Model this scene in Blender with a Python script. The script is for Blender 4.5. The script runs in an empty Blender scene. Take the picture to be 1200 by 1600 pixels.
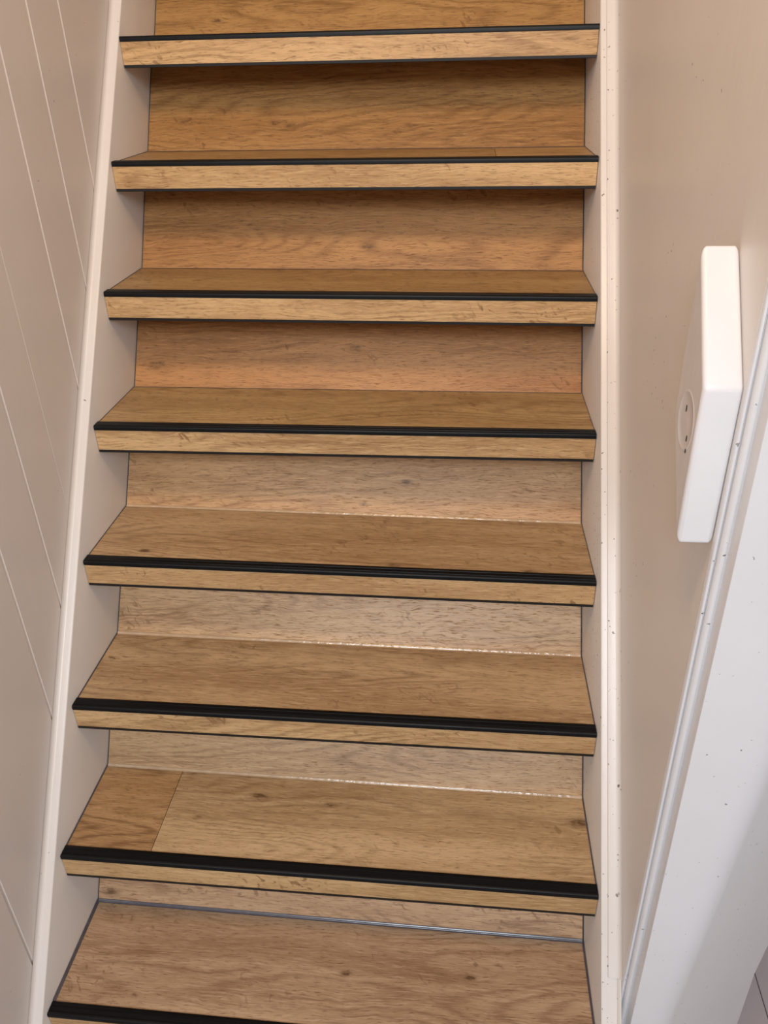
import bpy, bmesh, math, random
from mathutils import Vector, Matrix

random.seed(7)
S = bpy.context.scene
COL = S.collection

# ------------------------------------------------------------------ camera
cam_d = bpy.data.cameras.new('camera')
cam_d.sensor_fit = 'VERTICAL'
cam_d.sensor_height = 36.0
cam_d.lens = 1258.4 / 1600.0 * 36.0
cam_d.clip_start = 0.02
cam = bpy.data.objects.new('camera', cam_d)
COL.objects.link(cam)
PITCH, ROLL, YAW = -0.52239, 0.0328, 0.11428
rot = Matrix.Rotation(YAW, 4, 'Z') @ Matrix.Rotation(PITCH, 4, 'X') @ Matrix.Rotation(ROLL, 4, 'Y')
base = Matrix(((1, 0, 0, 0), (0, 0, -1, 0), (0, 1, 0, 0), (0, 0, 0, 1)))   # looks along +y
cam.matrix_world = Matrix.Translation((0.601, -1.2, 1.6)) @ rot @ base
S.camera = cam

# ------------------------------------------------------------------ world, lamps, exposure
w = bpy.data.worlds.new('indoor_light'); S.world = w
w.use_nodes = True
bg = w.node_tree.nodes['Background']
bg.inputs[0].default_value = (0.97, 0.97, 1.0, 1)
bg.inputs[1].default_value = 0.42


def area(name, loc, target, sx, sy, power, col):
    d = bpy.data.lights.new(name, 'AREA'); d.shape = 'RECTANGLE'; d.size = sx; d.size_y = sy
    d.energy = power; d.color = col
    o = bpy.data.objects.new(name, d); COL.objects.link(o); o.location = loc
    o.rotation_euler = (Vector(target) - Vector(loc)).to_track_quat('-Z', 'Y').to_euler()
    return o


area('transom_daylight', (0.45, -3.6, 2.9), (0.45, -0.2, 0.9), 1.1, 0.9, 76, (0.83, 0.91, 1.0))
area('hall_ceiling_lamp', (0.42, -0.95, 2.70), (0.42, 0.35, 1.4), 0.3, 0.3, 10, (1.0, 0.63, 0.31))

S.view_settings.view_transform = 'Standard'
S.view_settings.look = 'None'
S.view_settings.exposure = 0.0
S.view_settings.gamma = 1.0
S.view_settings.use_curve_mapping = False


# ------------------------------------------------------------------ material helpers
class NT:
    def __init__(self, name):
        self.m = bpy.data.materials.new(name); self.m.use_nodes = True
        self.t = self.m.node_tree
        self.b = self.t.nodes['Principled BSDF']

    def n(self, typ, **kw):
        o = self.t.nodes.new(typ)
        for k, v in kw.items(): setattr(o, k, v)
        return o

    def put(self, sock, v):
        if isinstance(v, (int, float)): sock.default_value = v
        elif isinstance(v, (tuple, list)): sock.default_value = v
        else: self.t.links.new(v, sock)

    def math(self, op, a, b=None, c=None):
        o = self.n('ShaderNodeMath', operation=op)
        self.put(o.inputs[0], a)
        if b is not None: self.put(o.inputs[1], b)
        if c is not None: self.put(o.inputs[2], c)
        return o.outputs[0]

    def noise(self, vec, scale=1.0, detail=3.0, rough=0.55, dist=0.0):
        o = self.n('ShaderNodeTexNoise')
        self.put(o.inputs['Vector'], vec); o.inputs['Scale'].default_value = scale
        o.inputs['Detail'].default_value = detail; o.inputs['Roughness'].default_value = rough
        o.inputs['Distortion'].default_value = dist
        return o.outputs['Fac']

    def comb(self, x, y, z=0.0):
        o = self.n('ShaderNodeCombineXYZ')
        self.put(o.inputs[0], x); self.put(o.inputs[1], y); self.put(o.inputs[2], z)
        return o.outputs[0]

    def jit(self, P):
        nz = self.n('ShaderNodeTexNoise'); self.put(nz.inputs['Vector'], P); nz.inputs['Scale'].default_value = 260
        nz.inputs['Detail'].default_value = 1
        o = self.n('ShaderNodeVectorMath', operation='MULTIPLY_ADD')
        self.put(o.inputs[0], nz.outputs['Color']); o.inputs[1].default_value = (0.006, 0.006, 0.006); self.put(o.inputs[2], P)
        return o.outputs[0]

    def ramp(self, fac, stops):
        o = self.n('ShaderNodeMapRange', interpolation_type='SMOOTHSTEP')
        self.put(o.inputs[0], fac)
        o.inputs[1].default_value = stops[0]; o.inputs[2].default_value = stops[1]
        o.inputs[3].default_value = stops[2]; o.inputs[4].default_value = stops[3]
        return o.outputs[0]

    def mix(self, fac, a, b, mode='MIX'):
        o = self.n('ShaderNodeMix', data_type='RGBA', blend_type=mode)
        self.put(o.inputs[0], fac); self.put(o.inputs[6], a); self.put(o.inputs[7], b)
        return o.outputs[2]

    def bump(self, h, strength, dist):
        o = self.n('ShaderNodeBump'); o.inputs['Strength'].default_value = strength
        o.inputs['Distance'].default_value = dist
        self.put(o.inputs['Height'], h)
        self.t.links.new(o.outputs[0], self.b.inputs['Normal'])


OAK_N = [0]


def oak(tone=(1, 1, 1), knots=(), flecks=0.5, seed=None, rings=1.0):
    """oak vinyl plank: grain along u, UV in metres"""
    OAK_N[0] += 1
    sd = (OAK_N[0] if seed is None else seed) * 7.31
    N = NT('oak_plank')
    uv = N.n('ShaderNodeUVMap')
    sep = N.n('ShaderNodeSeparateXYZ'); N.t.links.new(uv.outputs[0], sep.inputs[0])
    u, v = sep.outputs[0], sep.outputs[1]
    # grain lines bow around every knot
    kmask = None
    vv = v
    for (ku, kv, r, s) in knots:
        du = N.math('DIVIDE', N.math('SUBTRACT', u, ku), r * 2.3)
        dv = N.math('DIVIDE', N.math('SUBTRACT', v, kv), r)
        d2 = N.math('ADD', N.math('MULTIPLY', du, du), N.math('MULTIPLY', dv, dv))
        g = N.math('EXPONENT', N.math('MULTIPLY', d2, -0.35))
        vv = N.math('ADD', vv, N.math('MULTIPLY', N.math('MULTIPLY', g, dv), -r * 0.7))
        edge = N.noise(N.comb(N.math('ADD', N.math('MULTIPLY', u, 90), sd), N.math('MULTIPLY', v, 260), sd), 1.0, 2)
        core = N.math('MULTIPLY', N.math('EXPONENT', N.math('MULTIPLY', N.math('ADD', d2, N.math('MULTIPLY', N.math('SUBTRACT', edge, 0.5), 1.6)), -2.2)), s)
        core = N.math('MINIMUM', core, 1.0)
        kmask = core if kmask is None else N.math('MAXIMUM', kmask, core)
    warp = N.noise(N.comb(N.math('MULTIPLY', u, 5), N.math('MULTIPLY', vv, 14), sd), 1.0, 2)
    vw = N.math('ADD', vv, N.math('MULTIPLY', N.math('SUBTRACT', warp, 0.5), 0.022))
    wig = N.noise(N.comb(N.math('MULTIPLY', u, 34), N.math('MULTIPLY', vv, 60), sd + 3), 1.0, 2)
    vf = N.math('ADD', vw, N.math('MULTIPLY', N.math('SUBTRACT', wig, 0.5), 0.006))
    # broad tone bands
    broad = N.noise(N.comb(N.math('MULTIPLY', u, 1.6), N.math('MULTIPLY', vw, 16), sd + 11), 1.0, 3)
    # growth rings: contour lines of a slow field -> cathedrals
    fld = N.noise(N.comb(N.math('MULTIPLY', u, 1.5), N.math('MULTIPLY', vf, 9), sd + 23), 1.0, 1.2, 0.45)
    ring = N.math('SINE', N.math('MULTIPLY', fld, 130.0))
    ring = N.math('POWER', N.math('MULTIPLY_ADD', ring, 0.5, 0.5), 3.0)
    rmask = N.ramp(N.noise(N.comb(N.math('MULTIPLY', u, 2.2), N.math('MULTIPLY', vw, 12), sd + 31), 1.0, 1), (0.42, 0.62, 0.0, 1.0))
    # pores: short dark dashes
    pore = N.noise(N.comb(N.math('MULTIPLY', u, 62), N.math('MULTIPLY', vf, 560), sd + 41), 1.0, 2.5, 0.6)
    pore_m = N.ramp(pore, (0.56, 0.68, 0.0, 1.0))
    fine = N.noise(N.comb(N.math('MULTIPLY', u, 26), N.math('MULTIPLY', vf, 430), sd + 47), 1.0, 3, 0.65)
    # medullary flecks: slanting dark ticks in clusters
    fu = N.math('ADD', N.math('MULTIPLY', u, 95), N.math('MULTIPLY', v, 60))
    fl = N.noise(N.comb(fu, N.math('MULTIPLY', vf, 75), sd + 53), 1.0, 1.5, 0.4, 0.8)
    cl = N.ramp(N.noise(N.comb(N.math('MULTIPLY', u, 6), N.math('MULTIPLY', v, 14), sd + 59), 1.0, 2), (0.5, 0.66, 0.0, 1.0))
    fl_m = N.math('MULTIPLY', N.ramp(fl, (0.60, 0.70, 0.0, 1.0)), cl)
    lo = (0.395 * tone[0], 0.230 * tone[1], 0.102 * tone[2], 1)
    hi = (0.585 * tone[0], 0.378 * tone[1], 0.190 * tone[2], 1)
    dk = (0.20 * tone[0], 0.098 * tone[1], 0.036 * tone[2], 1)
    c = N.mix(N.ramp(broad, (0.28, 0.72, 0.0, 1.0)), lo, hi)
    c = N.mix(N.math('MULTIPLY', N.math('MULTIPLY', ring, rmask), 0.46 * rings), c, dk)
    c = N.mix(N.math('MULTIPLY', pore_m, 0.68), c, dk)
    c = N.mix(N.ramp(fine, (0.50, 0.70, 0.0, 0.55)), c, (0.68 * tone[0], 0.46 * tone[1], 0.25 * tone[2], 1))
    c = N.mix(N.ramp(fine, (0.48, 0.28, 0.0, 0.55)), c, dk)
    c = N.mix(N.math('MULTIPLY', fl_m, flecks), c, dk)
    if kmask is not None:
        c = N.mix(N.math('MULTIPLY', kmask, 0.85), c, (0.10, 0.046, 0.018, 1))
    N.put(N.b.inputs['Base Color'], c)
    rough = N.math('MULTIPLY_ADD', pore_m, 0.15, 0.42)
    N.put(N.b.inputs['Roughness'], rough)
    N.b.inputs['Specular IOR Level'].default_value = 0.4
    h = N.math('ADD', N.math('MULTIPLY', fine, 0.6), N.math('MULTIPLY', pore_m, -0.7))
    N.bump(h, 0.35, 0.0006)
    return N.m


def paint(name, col, rough=0.4, speck=0.0, wave=0.25, streak=(1, 1, 1), lump=0.0):
    N = NT(name)
    tc = N.n('ShaderNodeTexCoord'); P = tc.outputs['Object']
    mp = N.n('ShaderNodeMapping'); N.t.links.new(P, mp.inputs[0]); mp.inputs['Scale'].default_value = streak
    a = N.noise(mp.outputs[0], 60, 4, 0.6)
    b = N.noise(P, 4, 3)
    c = N.mix(N.ramp(b, (0.3, 0.7, 0.0, 1.0)), (col[0] * .965, col[1] * .96, col[2] * .955, 1), (*col, 1))
    if speck > 0:
        vo = N.n('ShaderNodeTexVoronoi'); N.put(vo.inputs['Vector'], N.jit(P)); vo.inputs['Scale'].default_value = 150
        sepc = N.n('ShaderNodeSeparateColor'); N.t.links.new(vo.outputs['Color'], sepc.inputs[0])
        rad = N.math('MULTIPLY', N.math('GREATER_THAN', sepc.outputs[0], 1 - speck), N.math('MULTIPLY_ADD', N.math('MULTIPLY', sepc.outputs[1], sepc.outputs[1]), 0.20, 0.06))
        dot = N.math('LESS_THAN', vo.outputs['Distance'], rad)
        c = N.mix(N.math('MULTIPLY', dot, N.math('MULTIPLY_ADD', sepc.outputs[2], 0.5, 0.45)), c, (0.10, 0.075, 0.06, 1))
    N.put(N.b.inputs['Base Color'], c)
    N.b.inputs['Roughness'].default_value = rough
    N.b.inputs['Specular IOR Level'].default_value = 0.45
    h = a
    if lump > 0:
        h = N.math('ADD', N.math('MULTIPLY', a, 0.4), N.math('MULTIPLY', N.noise(P, 28, 2), lump))
    N.bump(h, wave, 0.0015)
    return N.m


def plain(name, col, rough, spec=0.5, metal=0.0, noise_amt=0.15, scale=80, coat=0.0):
    N = NT(name)
    tc = N.n('ShaderNodeTexCoord')
    a = N.noise(tc.outputs['Object'], scale, 3)
    c = N.mix(a, tuple(x * (1 - noise_amt) for x in col) + (1,), tuple(x * (1 + noise_amt) for x in col) + (1,))
    N.put(N.b.inputs['Base Color'], c)
    N.b.inputs['Roughness'].default_value = rough
    N.b.inputs['Specular IOR Level'].default_value = spec
    N.b.inputs['Metallic'].default_value = metal
    N.b.inputs['Coat Weight'].default_value = coat
    return N.m


WALLW = (0.76, 0.722, 0.695)
M_wall_l = paint('cream_board_paint', WALLW, 0.36, 0.012, 0.18, (1, 1, 0.12))
M_wall_r = paint('cream_wall_paint', (0.83, 0.795, 0.765), 0.42, 0.03, 0.25, (1, 1, 0.15))
M_string = paint('cream_stringer_paint', (0.74, 0.692, 0.648), 0.33, 0.05, 0.25, (1, 0.4, 0.4))
M_string_r = paint('speckled_stringer_paint', (0.75, 0.702, 0.658), 0.33, 0.38, 0.25, (1, 0.4, 0.4))
M_trim = paint('white_gloss_paint', (0.74, 0.73, 0.735), 0.30, 0.08, 0.4, (1, 1, 0.2), 0.5)
M_block = paint('thick_white_paint', (0.765, 0.75, 0.755), 0.38, 0.0, 0.55, (1, 1, 0.3), 1.0)
M_black = plain('black_anodised_profile', (0.0035, 0.0035, 0.004), 0.42, 0.2, 0.0, 0.3, 120)
M_black2 = plain('black_plastic_lower_edge', (0.008, 0.007, 0.007), 0.5, 0.4)
M_seal = plain('grey_sealant', (0.10, 0.088, 0.10), 0.2, 0.6, 0.0, 0.35, 60)
M_smear = plain('clear_sealant_smear', (0.50, 0.34, 0.20), 0.16, 0.7, 0.0, 0.2, 60)
_n = M_smear.node_tree; _b = _n.nodes.new('ShaderNodeBump'); _b.inputs['Strength'].default_value = 0.5; _b.inputs['Distance'].default_value = 0.002
_t = _n.nodes.new('ShaderNodeTexNoise'); _t.inputs['Scale'].default_value = 90; _c = _n.nodes.new('ShaderNodeTexCoord')
_n.links.new(_c.outputs['Object'], _t.inputs['Vector']); _n.links.new(_t.outputs['Fac'], _b.inputs['Height'])
_n.links.new(_b.outputs[0], _n.nodes['Principled BSDF'].inputs['Normal'])
M_gap = plain('dark_gap_filler', (0.035, 0.028, 0.025), 0.6)
M_hole = plain('dark_screw_hole', (0.06, 0.045, 0.035), 0.7)
M_floor = plain('pinkish_grey_floor', (0.42, 0.35, 0.345), 0.45, 0.4, 0, 0.08, 12)
M_floor_gap = plain('floor_joint', (0.55, 0.47, 0.46), 0.6)
M_ceil = paint('ceiling_paint', (0.78, 0.74, 0.70), 0.7, 0.0, 0.2)


# ------------------------------------------------------------------ mesh helpers
def link(name, me, mat, parent=None):
    o = bpy.data.objects.new(name, me)
    if mat: me.materials.append(mat)
    COL.objects.link(o)
    if parent:
        o.parent = parent
        if parent.parent is None:        # meshes are built in world coordinates
            o.matrix_parent_inverse = Matrix.Translation(-parent.location)
    return o


def from_bm(name, bm, mat, parent=None, uvf=None, smooth=False):
    bmesh.ops.recalc_face_normals(bm, faces=bm.faces)
    if uvf:
        lay = bm.loops.layers.uv.new('UVMap')
        for f in bm.faces:
            for l in f.loops: l[lay].uv = uvf(l.vert.co)
    if smooth:
        for f in bm.faces: f.smooth = True
    me = bpy.data.meshes.new(name); bm.to_mesh(me); bm.free()
    return link(name, me, mat, parent)


def loft(rings, bm=None, cap=True):
    """closed polygon rings -> solid"""
    bm = bm or bmesh.new()
    vs = [[bm.verts.new(p) for p in r] for r in rings]
    n = len(rings[0])
    for a, b in zip(vs, vs[1:]):
        for i in range(n):
            bm.faces.new((a[i], a[(i + 1) % n], b[(i + 1) % n], b[i]))
    if cap:
        bm.faces.new(list(reversed(vs[0]))); bm.faces.new(vs[-1])
    return bm


def box(x0, x1, y0, y1, z0, z1, bm=None):
    return loft([[(x0, y0, z0), (x1, y0, z0), (x1, y1, z0), (x0, y1, z0)],
                 [(x0, y0, z1), (x1, y0, z1), (x1, y1, z1), (x0, y1, z1)]], bm)


def bevel(o, w, seg=2, ang=30):
    m = o.modifiers.new('bevel', 'BEVEL'); m.width = w; m.segments = seg
    m.limit_method = 'ANGLE'; m.angle_limit = math.radians(ang)
    return o


def smooth_by_angle(o, deg=35):
    me = o.data
    for p in me.polygons: p.use_smooth = True
    try:
        me.set_sharp_from_angle(angle=math.radians(deg))
    except Exception:
        pass


def struct(o):
    o['kind'] = 'structure'
    return o


KX = -0.0131      # the right stringer closes in slightly towards the top
WD = 0.80


def xr(y): return WD + KX * y


# ------------------------------------------------------------------ setting: floor
floor_bm = box(-0.02, 2.0, -2.7, 1.2, -0.08, -0.006)
floor = struct(from_bm('floor', floor_bm, M_floor_gap))
xf = -0.007
while xf < 1.99:
    x1 = min(xf + 0.2, 1.998)
    o = from_bm('plank', box(xf + 0.0009, x1 - 0.0009, -2.69, 1.19, -0.0058, 0.0), M_floor, floor)
    bevel(o, 0.0008, 1)
    xf += 0.2

# ------------------------------------------------------------------ setting: boarded left wall
XL = -0.018
wall_left = struct(from_bm('wall_left', box(XL - 0.09, XL - 0.0125, -2.7, 2.4, 0.0, 3.6), M_wall_l))
joints = [-2.69, -2.28, -2.07, -1.87, -1.66, -1.46, -1.25, -1.05, -0.85, -0.66, -0.557, -0.346, -0.245, -0.158, -0.039, 0.060, 0.161, 0.359,
          0.56, 0.76, 0.97, 1.17, 1.38, 1.58, 1.79, 2.0, 2.39]
for a, b in zip(joints, joints[1:]):
    v = 0.0030
    va = v if abs(a + 0.158) > .001 else 0.0009
    vb = v if abs(b + 0.158) > .001 else 0.0009
    prof = [(XL - 0.012, a + 0.0003), (XL - 0.012, b - 0.0003), (XL - vb, b - 0.0003), (XL, b - vb), (XL, a + va), (XL - va, a + 0.0003)]
    from_bm('plank', loft([[(x, y, 0.001) for x, y in prof], [(x, y, 3.59) for x, y in prof]]), M_wall_l, wall_left)

# ------------------------------------------------------------------ setting: right wall, ceiling, hall
WR = 0.027
YE = -0.534          # end of the right wall
plan = [(xr(YE) + WR, YE), (xr(YE) + WR + 0.040, YE), (xr(2.4) + WR + 0.040, 2.4), (xr(2.4) + WR, 2.4)]
wall_right = struct(from_bm('wall_right', loft([[(x, y, 0.0) for x, y in plan], [(x, y, 3.6) for x, y in plan]]), M_wall_r))
struct(from_bm('wall_back', box(-0.108, 2.0, 2.4, 2.5, 0.0, 3.6), M_wall_r))
struct(from_bm('wall_hall', box(2.0, 2.1, -2.7, 1.2, -0.08, 3.3), M_wall_r))
struct(from_bm('ceiling', box(-0.1, 2.1, -2.7, -0.60, 3.3, 3.4), M_ceil))

# door frame on the end of the right wall -----------------------------------------
x0 = xr(YE) + WR
mp = [(x0 + 0.0002, YE + 0.0), (x0 + 0.0002, YE - 0.0030), (x0 + 0.0012, YE - 0.0042), (x0 + 0.0030, YE - 0.0042), (x0 + 0.0040, YE - 0.0030),
      (x0 + 0.0044, YE - 0.0018), (x0 + 0.0052, YE - 0.0018)]
for i in range(10):      # ovolo
    t = math.pi * (0.04 + 0.70 * i / 9)
    mp.append((x0 + 0.0092 - 0.0044 * math.cos(t), YE - 0.0016 - 0.0066 * math.sin(t)))
mp += [(x0 + 0.0136, YE - 0.0052), (x0 + 0.0150, YE - 0.0052), (x0 + 0.0150, YE)]
mould = from_bm('trim_1', loft([[(x, y - 0.0002, 0.0) for x, y in mp], [(x, y - 0.0002, 2.49) for x, y in mp]]), M_trim)
struct(mould); smooth_by_angle(mould, 50)


def jamb(z):
    """flat front, rounded corner, then a splayed face; the corner leans a little"""
    xs = x0 + 0.0136
    yf = YE - 0.0255
    xc = 0.8941 + (max(z, 0.22) - 0.4255) * 0.0691           # middle of the rounded corner
    az = math.radians(48.0)
    L = 0.312
    pts = [(xs, YE - 0.0015), (xs, yf + 0.0025), (xs + 0.0008, yf + 0.0006), (xs + 0.0028, yf)]
    r = 0.020
    for i in range(9):                            # quadratic corner
        t = i / 8
        p0, p1, p2 = (xc - r, yf), (xc, yf), (xc + r * math.sin(az), yf + r * math.cos(az))
        pts.append(tuple((1 - t) ** 2 * p0[j] + 2 * t * (1 - t) * p1[j] + t * t * p2[j] for j in (0, 1)))
    ex, ey = xc + L * math.sin(az), yf + L * math.cos(az)
    pts += [(ex, ey), (ex - 0.012, ey + 0.022), (xs + 0.036, YE + 0.06), (xs + 0.036, YE - 0.0015)]
    return [(x, y, z) for x, y in pts]


zs = [0.0, 0.22, 0.5, 1.0, 1.5, 2.0, 2.49]
post = from_bm('trim_2', loft([jamb(z) for z in zs]), M_trim)
struct(post); smooth_by_angle(post, 50)

# ------------------------------------------------------------------ the staircase
stair = bpy.data.objects.new('staircase', None)
stair.location = (0.4, -0.75, 0.0)
stair.empty_display_size = 0.1
COL.objects.link(stair)
stair['label'] = 'steep closed staircase with oak plank treads and risers, black nosing strips, between cream painted stringers'
stair['category'] = 'staircase'

# stringers: cross-section (x, n), n measured square to the slope, swept along the slope
SL_L, SL_R = 1.351, 1.382


def sweep_stringer(name, prof, y_ref, z_ref, slope, s0, s1, right, mat, parent, clip=True):
    a = math.atan(slope)
    ey, ez = math.cos(a), math.sin(a)
    ny, nz = -ez, ey            # outward: towards the climber
    rings = []
    for s in (s0, s1):
        r = []
        for x, n in prof:
            y = y_ref + s * ey + n * ny; z = z_ref + s * ez + n * nz
            r.append(((xr(y) + x) if right else x, y, z))
        rings.append(r)
    bm = loft(rings)
    if clip:
        bmesh.ops.bisect_plane(bm, geom=bm.verts[:] + bm.edges[:] + bm.faces[:], plane_co=(0, 0, 0.0005), plane_no=(0, 0, 1), clear_inner=True)
        bmesh.ops.holes_fill(bm, edges=[e for e in bm.edges if e.is_boundary])
    o = from_bm(name, bm, mat, parent)
    smooth_by_angle(o, 50)
    return o


e = 0.0004
prof_l = [(-0.0003, -0.30), (-0.0003, -0.0022), (-0.0009, -0.0007), (-0.0024, 0.0), (-0.0115, 0.0)]
for i in range(1, 7):       # concave fillet against the boards
    t = math.pi / 2 * i / 6
    prof_l.append((-0.0115 - 0.0060 * math.sin(t), 0.0075 * (1 - math.cos(t))))
prof_l += [(XL + e, 0.0085), (XL + e, -0.30)]
sl = sweep_stringer('stringer', prof_l, 0.372, 1.684, SL_L, -2.4, 1.2, False, M_string, stair)

prof_r = [(0.0003, -0.30), (WR - e, -0.30), (WR - e, 0.006)]
for i in range(0, 6):
    t = math.pi / 2 * i / 5
    prof_r.append((WR - e - 0.0050 * math.sin(t), 0.006 - 0.0058 * math.sin(t) ** 1.6))
prof_r += [(0.0024, 0.0), (0.0009, -0.0007), (0.0003, -0.0022)]
sr = sweep_stringer('stringer', prof_r, 0.333, 1.656, SL_R, -2.4, 1.2, True, M_string_r, stair)
sr['label'] = 'right stringer with a lath along its speckled face'
prof_lath = [(0.0092, 0.0003), (0.0092, 0.0014), (0.0100, 0.0024), (0.0195, 0.0024)]
for i in range(1, 6):
    t = math.pi / 2 * i / 5
    prof_lath.append((0.0195 + (WR - 0.00015 - 0.0195) * math.sin(t), 0.0024 + 0.0095 * (1 - math.cos(t))))
prof_lath += [(WR - 0.00015, 0.0065), (WR - 0.0060, 0.0009), (WR - 0.0065, 0.0003)]
s_end = (-0.526 - 0.333) / math.cos(math.atan(SL_R))
lath = sweep_stringer('lath', prof_lath, 0.333, 1.656, SL_R, s_end, 1.2, True, M_string_r, sr, clip=False)

# measured steps: nosing front (left y, right y), tread level (left, right), tread back y (left), skew, riser lean
st = {}
ST = {  # k: zl, zr, yF_l, yF_r
    -1: (1.802, 1.795, 0.462, 0.440),
    0: (1.6275, 1.6215, 0.3308, 0.3110),
    1: (1.4462, 1.4415, 0.2047, 0.1920),
    2: (1.2623, 1.2556, 0.0788, 0.0690),
    3: (1.0812, 1.0762, -0.0542, -0.0480),
    4: (0.9055, 0.8929, -0.1845, -0.1790),
    5: (0.7240, 0.7148, -0.3190, -0.3130),
    6: (0.5439, 0.5409, -0.4524, -0.4552),
    7: (0.3645, 0.3690, -0.5895, -0.5960),
    8: (0.1820, 0.1820, -0.7250, -0.7300)}
BACK = {-1: 0.635, 0: 0.503, 1: 0.3774, 2: 0.2553, 3: 0.1263, 4: -0.0023, 5: -0.1350, 6: -0.2700, 7: -0.4020, 8: -0.5370}
SKEW = {-1: -0.012, 0: -0.010, 1: -0.017, 2: -0.0098, 3: 0.0012, 4: -0.0007, 5: -0.0001, 6: -0.009, 7: -0.011, 8: -0.008}
LEAN = {-1: (0.082, 0.128), 0: (0.081, 0.128), 1: (0.074, 0.121), 2: (0.068, 0.102), 3: (0.056, 0.081), 4: (0.049, 0.068), 5: (0.035, 0.051), 6: (0.024, 0.035), 7: (0.07, 0.115)}

KN_T = {6: [(0.279, 0.118, 0.008, 1.1), (0.397, 0.110, 0.006, 0.8), (0.795, 0.106, 0.010, 1.0), (0.19, 0.07, .004, .6)],
        4: [(0.086, 0.022, 0.007, 1.0), (0.494, 0.012, 0.006, 1.0), (0.705, 0.010, 0.007, 0.9)],
        7: [(0.436, 0.077, 0.005, 1.2), (0.628, 0.085, 0.005, 1.2), (0.12, 0.02, .003, 1.0)],
        5: [(0.02, 0.10, 0.006, 0.5)], 2: [(0.134, 0.071, 0.006, 0.6), (0.62, 0.06, 0.006, 0.6)], 3: [(0.55, 0.10, 0.004, 0.5)]}
KN_R = {3: [(0.501, 0.051, 0.006, 1.0), (0.427, 0.011, 0.004, 1.0)], 2: [(0.403, 0.072, 0.008, 0.6), (0.040, 0.040, 0.012, 0.7)],
        1: [(0.419, 0.037, 0.008, 0.8), (0.30, 0.09, 0.005, 0.5)], 0: [(0.270, 0.044, 0.007, 0.8), (0.487, 0.039, 0.006, 0.6), (0.071, 0.055, 0.005, 0.7), (0.24, 0.048, 0.006, 0.8)],
        6: [(0.022, 0.016, 0.009, 0.9)], -1: [(0.12, 0.03, 0.006, 0.8)]}
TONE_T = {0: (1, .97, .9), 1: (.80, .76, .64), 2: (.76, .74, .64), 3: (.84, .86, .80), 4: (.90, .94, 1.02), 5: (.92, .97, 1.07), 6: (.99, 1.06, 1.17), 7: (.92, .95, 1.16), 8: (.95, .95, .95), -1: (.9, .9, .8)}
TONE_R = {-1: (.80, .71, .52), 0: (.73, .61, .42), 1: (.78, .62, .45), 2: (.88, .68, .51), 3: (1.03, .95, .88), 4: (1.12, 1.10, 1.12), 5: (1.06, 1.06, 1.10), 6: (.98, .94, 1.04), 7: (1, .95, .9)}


def ends(pl, pr, inset=0.0007):
    """profiles of (y, z) at the left and right stringer -> two rings"""
    return [[(inset, y, z) for y, z in pl], [(xr(y) - inset, y, z) for y, z in pr]]


def uv_xy(y0):
    return lambda c: (c.x, c.y - y0)


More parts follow.
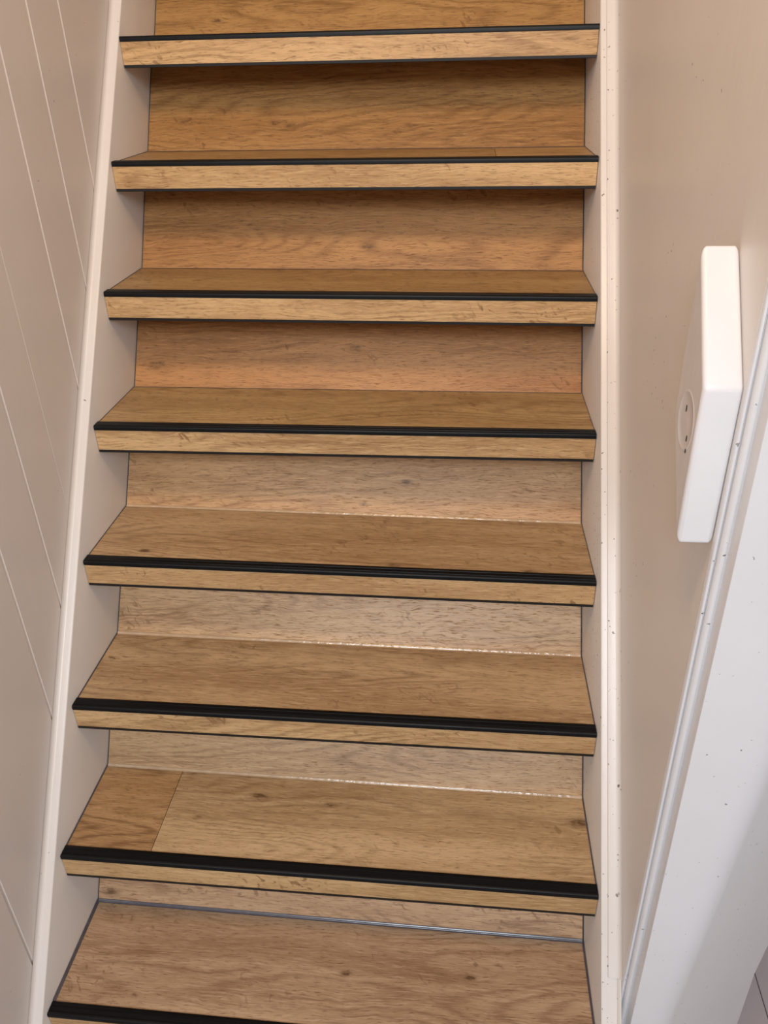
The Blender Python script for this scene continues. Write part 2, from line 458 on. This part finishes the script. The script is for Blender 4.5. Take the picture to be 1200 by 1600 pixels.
for k in range(-1, 9):
    zl, zr, fl, fr = ST[k]
    bl, br = BACK[k] + 0.004, BACK[k] + SKEW[k] + 0.004
    # tread: the plank with its core, running back under the riser above
    pl = [(fl + 0.012, zl - 0.0005), (bl, zl - 0.0005), (bl, zl - 0.038), (fl + 0.012, zl - 0.038)]
    pr = [(fr + 0.012, zr - 0.0005), (br, zr - 0.0005), (br, zr - 0.038), (fr + 0.012, zr - 0.038)]
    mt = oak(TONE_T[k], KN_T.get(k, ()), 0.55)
    R0, R1 = ends(pl, pr)

    def cut(t):
        return [tuple(Vector(a).lerp(Vector(b), t)) for a, b in zip(R0, R1)]
    seam = {6: 0.168, 1: 0.803}.get(k)
    if seam is None:
        tread = from_bm('tread', loft([R0, R1]), mt, stair, uv_xy(fl + 0.02))
    elif k == 6:
        tread = from_bm('tread', loft([cut(seam + 0.0006), R1]), mt, stair, uv_xy(fl + 0.02))
        m2 = oak((.86, .82, .78), [(0.15, 0.06, 0.012, 0.2)], 0.2, 77, 1.6)
        o = from_bm('plank', loft([R0, cut(seam - 0.0006)]), m2, tread, uv_xy(fl + 0.02))
        o['label'] = 'short darker plank at the left end of the tread'
    else:
        tread = from_bm('tread', loft([R0, cut(seam - 0.0006)]), mt, stair, uv_xy(fl + 0.02))
        from_bm('plank', loft([cut(seam + 0.0006), R1]), oak((1.0, .97, .86), (), 0.4), tread, uv_xy(fl + 0.02))
    # oak strip on the front edge
    pl = [(fl + 0.0012, zl - 0.0035), (fl + 0.0115, zl - 0.0035), (fl + 0.0115, zl - 0.0403), (fl + 0.0012, zl - 0.0403)]
    pr = [(fr + 0.0012, zr - 0.0035), (fr + 0.0115, zr - 0.0035), (fr + 0.0115, zr - 0.0403), (fr + 0.0012, zr - 0.0403)]
    from_bm('nosing_board', loft(ends(pl, pr, 0.0010)), oak((1.12, 1.12, 1.06) if k < 3 else (1.06, 1.06, 1.03), (), 0.75), tread, lambda c, z0=zl: (c.x, c.z - z0))
    # black profile on the upper arris, with its ridges
    pf = [(0.0205, 0.0002), (0.0203, 0.0018), (0.0185, 0.0026), (0.0140, 0.0026), (0.0136, 0.0019), (0.0128, 0.0019), (0.0124, 0.0026),
          (0.0060, 0.0026), (0.0056, 0.0018), (0.0046, 0.0018), (0.0042, 0.0026), (0.0022, 0.0024), (0.0006, 0.0013), (0.0, -0.0006), (0.0, -0.0050), (0.0006, -0.0055),
          (0.0011, -0.0053), (0.0011, -0.0002), (0.0118, -0.0002), (0.0118, 0.0002)]
    pl = [(fl + a, zl + b) for a, b in pf]; pr = [(fr + a, zr + b) for a, b in pf]
    o = from_bm('edge_trim', loft(ends(pl, pr, 0.0005)), M_black, tread)
    o['label'] = 'ridged black nosing profile'
    smooth_by_angle(o, 40)
    # thin black strip under the front edge
    pf = [(0.0004, -0.0402), (0.0004, -0.0444), (0.0010, -0.0449), (0.0135, -0.0449), (0.0135, -0.0405), (0.0014, -0.0405)]
    pl = [(fl + a, zl + b) for a, b in pf]; pr = [(fr + a, zr + b) for a, b in pf]
    o = from_bm('lower_trim', loft(ends(pl, pr, 0.0012)), M_black2, tread)
    o['label'] = 'thin black strip along the underside'
    # sealant lines beside the tread
    sw = {4: .0011, 5: .0016, 6: .0020, 7: .0042, 8: .004}.get(k, .0008)
    for side, f, b, z in ((0, fl, bl, zl), (1, fr, br, zr)):
        sww = min(sw, 0.0030) if side else sw
        y0, y1 = f + 0.0207, b - 0.0045
        ring = []
        for y in (y0, y1):
            xx = (lambda d: d) if side == 0 else (lambda d, y=y: xr(y) - d)
            ring.append([(xx(0.0004), y, z - 0.0002), (xx(0.0004), y, z + sww * 0.9), (xx(sww * 0.45), y, z + sww * 0.35), (xx(sww), y, z - 0.0002)])
        from_bm('sealant', loft(ring), M_seal, tread)['label'] = 'grey sealant line at one end of the tread'

# risers: each stands on tread k+1 and leans back under the nosing of tread k
for k in range(-1, 8):
    zl, zr, fl, fr = ST[k]
    bzl, bzr = ST[k + 1][0], ST[k + 1][1]
    by, s = BACK[k + 1], SKEW[k + 1]
    ly, lz = LEAN[k]
    m = ly / lz
    th = 0.008
    hL, hR = zl - 0.0392 - bzl, zr - 0.0392 - bzr
    g = 0.0020
    pl = [(by, bzl), (by + m * hL, bzl + hL), (by + m * hL + th, bzl + hL), (by + th, bzl)]
    pr = [(by + s, bzr), (by + s + m * hR, bzr + hR), (by + s + m * hR + th, bzr + hR), (by + s + th, bzr)]
    cs = math.sqrt(1 + m * m)
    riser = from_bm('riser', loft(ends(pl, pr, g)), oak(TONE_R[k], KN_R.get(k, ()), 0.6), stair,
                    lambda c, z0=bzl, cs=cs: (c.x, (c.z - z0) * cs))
    # dark filler in the side gaps
    for side in (0, 1):
        P = pl if side == 0 else pr
        y0, z0 = P[0]; y1, z1 = P[1]
        rr = []
        for y, z in ((y0, z0), (y1, z1)):
            xx = (lambda d: d) if side == 0 else (lambda d, y=y: xr(y) - d)
            rr.append([(xx(0.0004), y + 0.0012, z), (xx(g - 0.0002), y + 0.0012, z), (xx(g - 0.0002), y + 0.006, z), (xx(0.0004), y + 0.006, z)])
        from_bm('gap_filler', loft(rr), M_gap, riser)['label'] = 'dark joint at one end of the riser'
    # glossy bead at the foot
    q = {3: .0030, 4: .0034, 5: .0030, 6: .0032, 7: .003}.get(k, .0005)
    def bead(y, z):
        pts = [(y - q, z + 0.0001)]
        for i in range(1, 5):
            t = i / 5
            pts.append((y - q * (1 - t) ** 2, z + 0.0001 + q * 1.1 * t ** 2))
        pts += [(y + m * q * 1.1 - 0.0003, z + q * 1.1), (y - 0.0003, z + 0.0001)]
        return pts
    o = from_bm('sealant', loft(ends(bead(by, bzl), bead(by + s, bzr), 0.0022)), M_smear if k in (3, 4, 5) else M_seal, riser, smooth=True)
    o['label'] = 'glossy clear sealant along the foot of the riser' if k in (3, 4, 5) else 'grey sealant bead along the foot of the riser'
    smooth_by_angle(o, 60)

# foot: riser below the lowest tread
zl, zr, fl, fr = ST[8]
pl = [(-0.66, 0.0005), (-0.60, zl - 0.0392), (-0.592, zl - 0.0392), (-0.652, 0.0005)]
from_bm('riser', loft(ends(pl, pl, 0.002)), oak(), stair, lambda c: (c.x, c.z))

# ------------------------------------------------------------------ wooden block on the right wall
blk = bpy.data.objects.new('wall_block', None)
blk.location = (0.8338, -0.49, 1.186)
blk.empty_display_size = 0.05
COL.objects.link(blk)
blk['label'] = 'white painted wooden block with slanted top, fixed on the right wall beside the door frame'
blk['category'] = 'block'
poly = [(-0.534, 1.1865), (-0.534, 1.3425), (-0.455, 1.4455), (-0.455, 1.288)]
bm = bmesh.new()
vs0 = [bm.verts.new((0.8004, y, z)) for y, z in poly]
vs1 = [bm.verts.new((xr(y) + WR - 0.0004, y, z)) for y, z in poly]
bm.faces.new(vs0); bm.faces.new(list(reversed(vs1)))
for i in range(4):
    bm.faces.new((vs0[i], vs1[i], vs1[(i + 1) % 4], vs0[(i + 1) % 4]))
body = from_bm('block_body', bm, M_block, blk)
bevel(body, 0.0042, 4)
smooth_by_angle(body, 40)
bm = bmesh.new()
n = 40
def ring_at(x, r):
    return [(x, -0.498 + r * 0.0255 * math.cos(2 * math.pi * i / n), 1.2975 + r * 0.0268 * math.sin(2 * math.pi * i / n)) for i in range(n)]


cp = from_bm('cover_plate', loft([ring_at(0.8004, 1.08), ring_at(0.79998, 1.01), ring_at(0.79998, 0.99), ring_at(0.80032, 0.955), ring_at(0.8003, 0.5)]), M_block, blk)
smooth_by_angle(cp, 40)
cp['label'] = 'round cover plate painted over on the side of the block'
for (yy, zz, hh) in ((-0.4955, 1.3085, 0.0035), (-0.511, 1.2855, 0.0030), (-0.514, 1.2745, 0.0022)):
    bm = bmesh.new()
    a = [(0.8001, yy + 0.0013 * math.cos(2 * math.pi * i / 10), zz + hh * math.sin(2 * math.pi * i / 10)) for i in range(10)]
    b = [(0.79975, y, z) for x, y, z in a]
    from_bm('screw_hole', loft([a, b]), M_hole, cp)
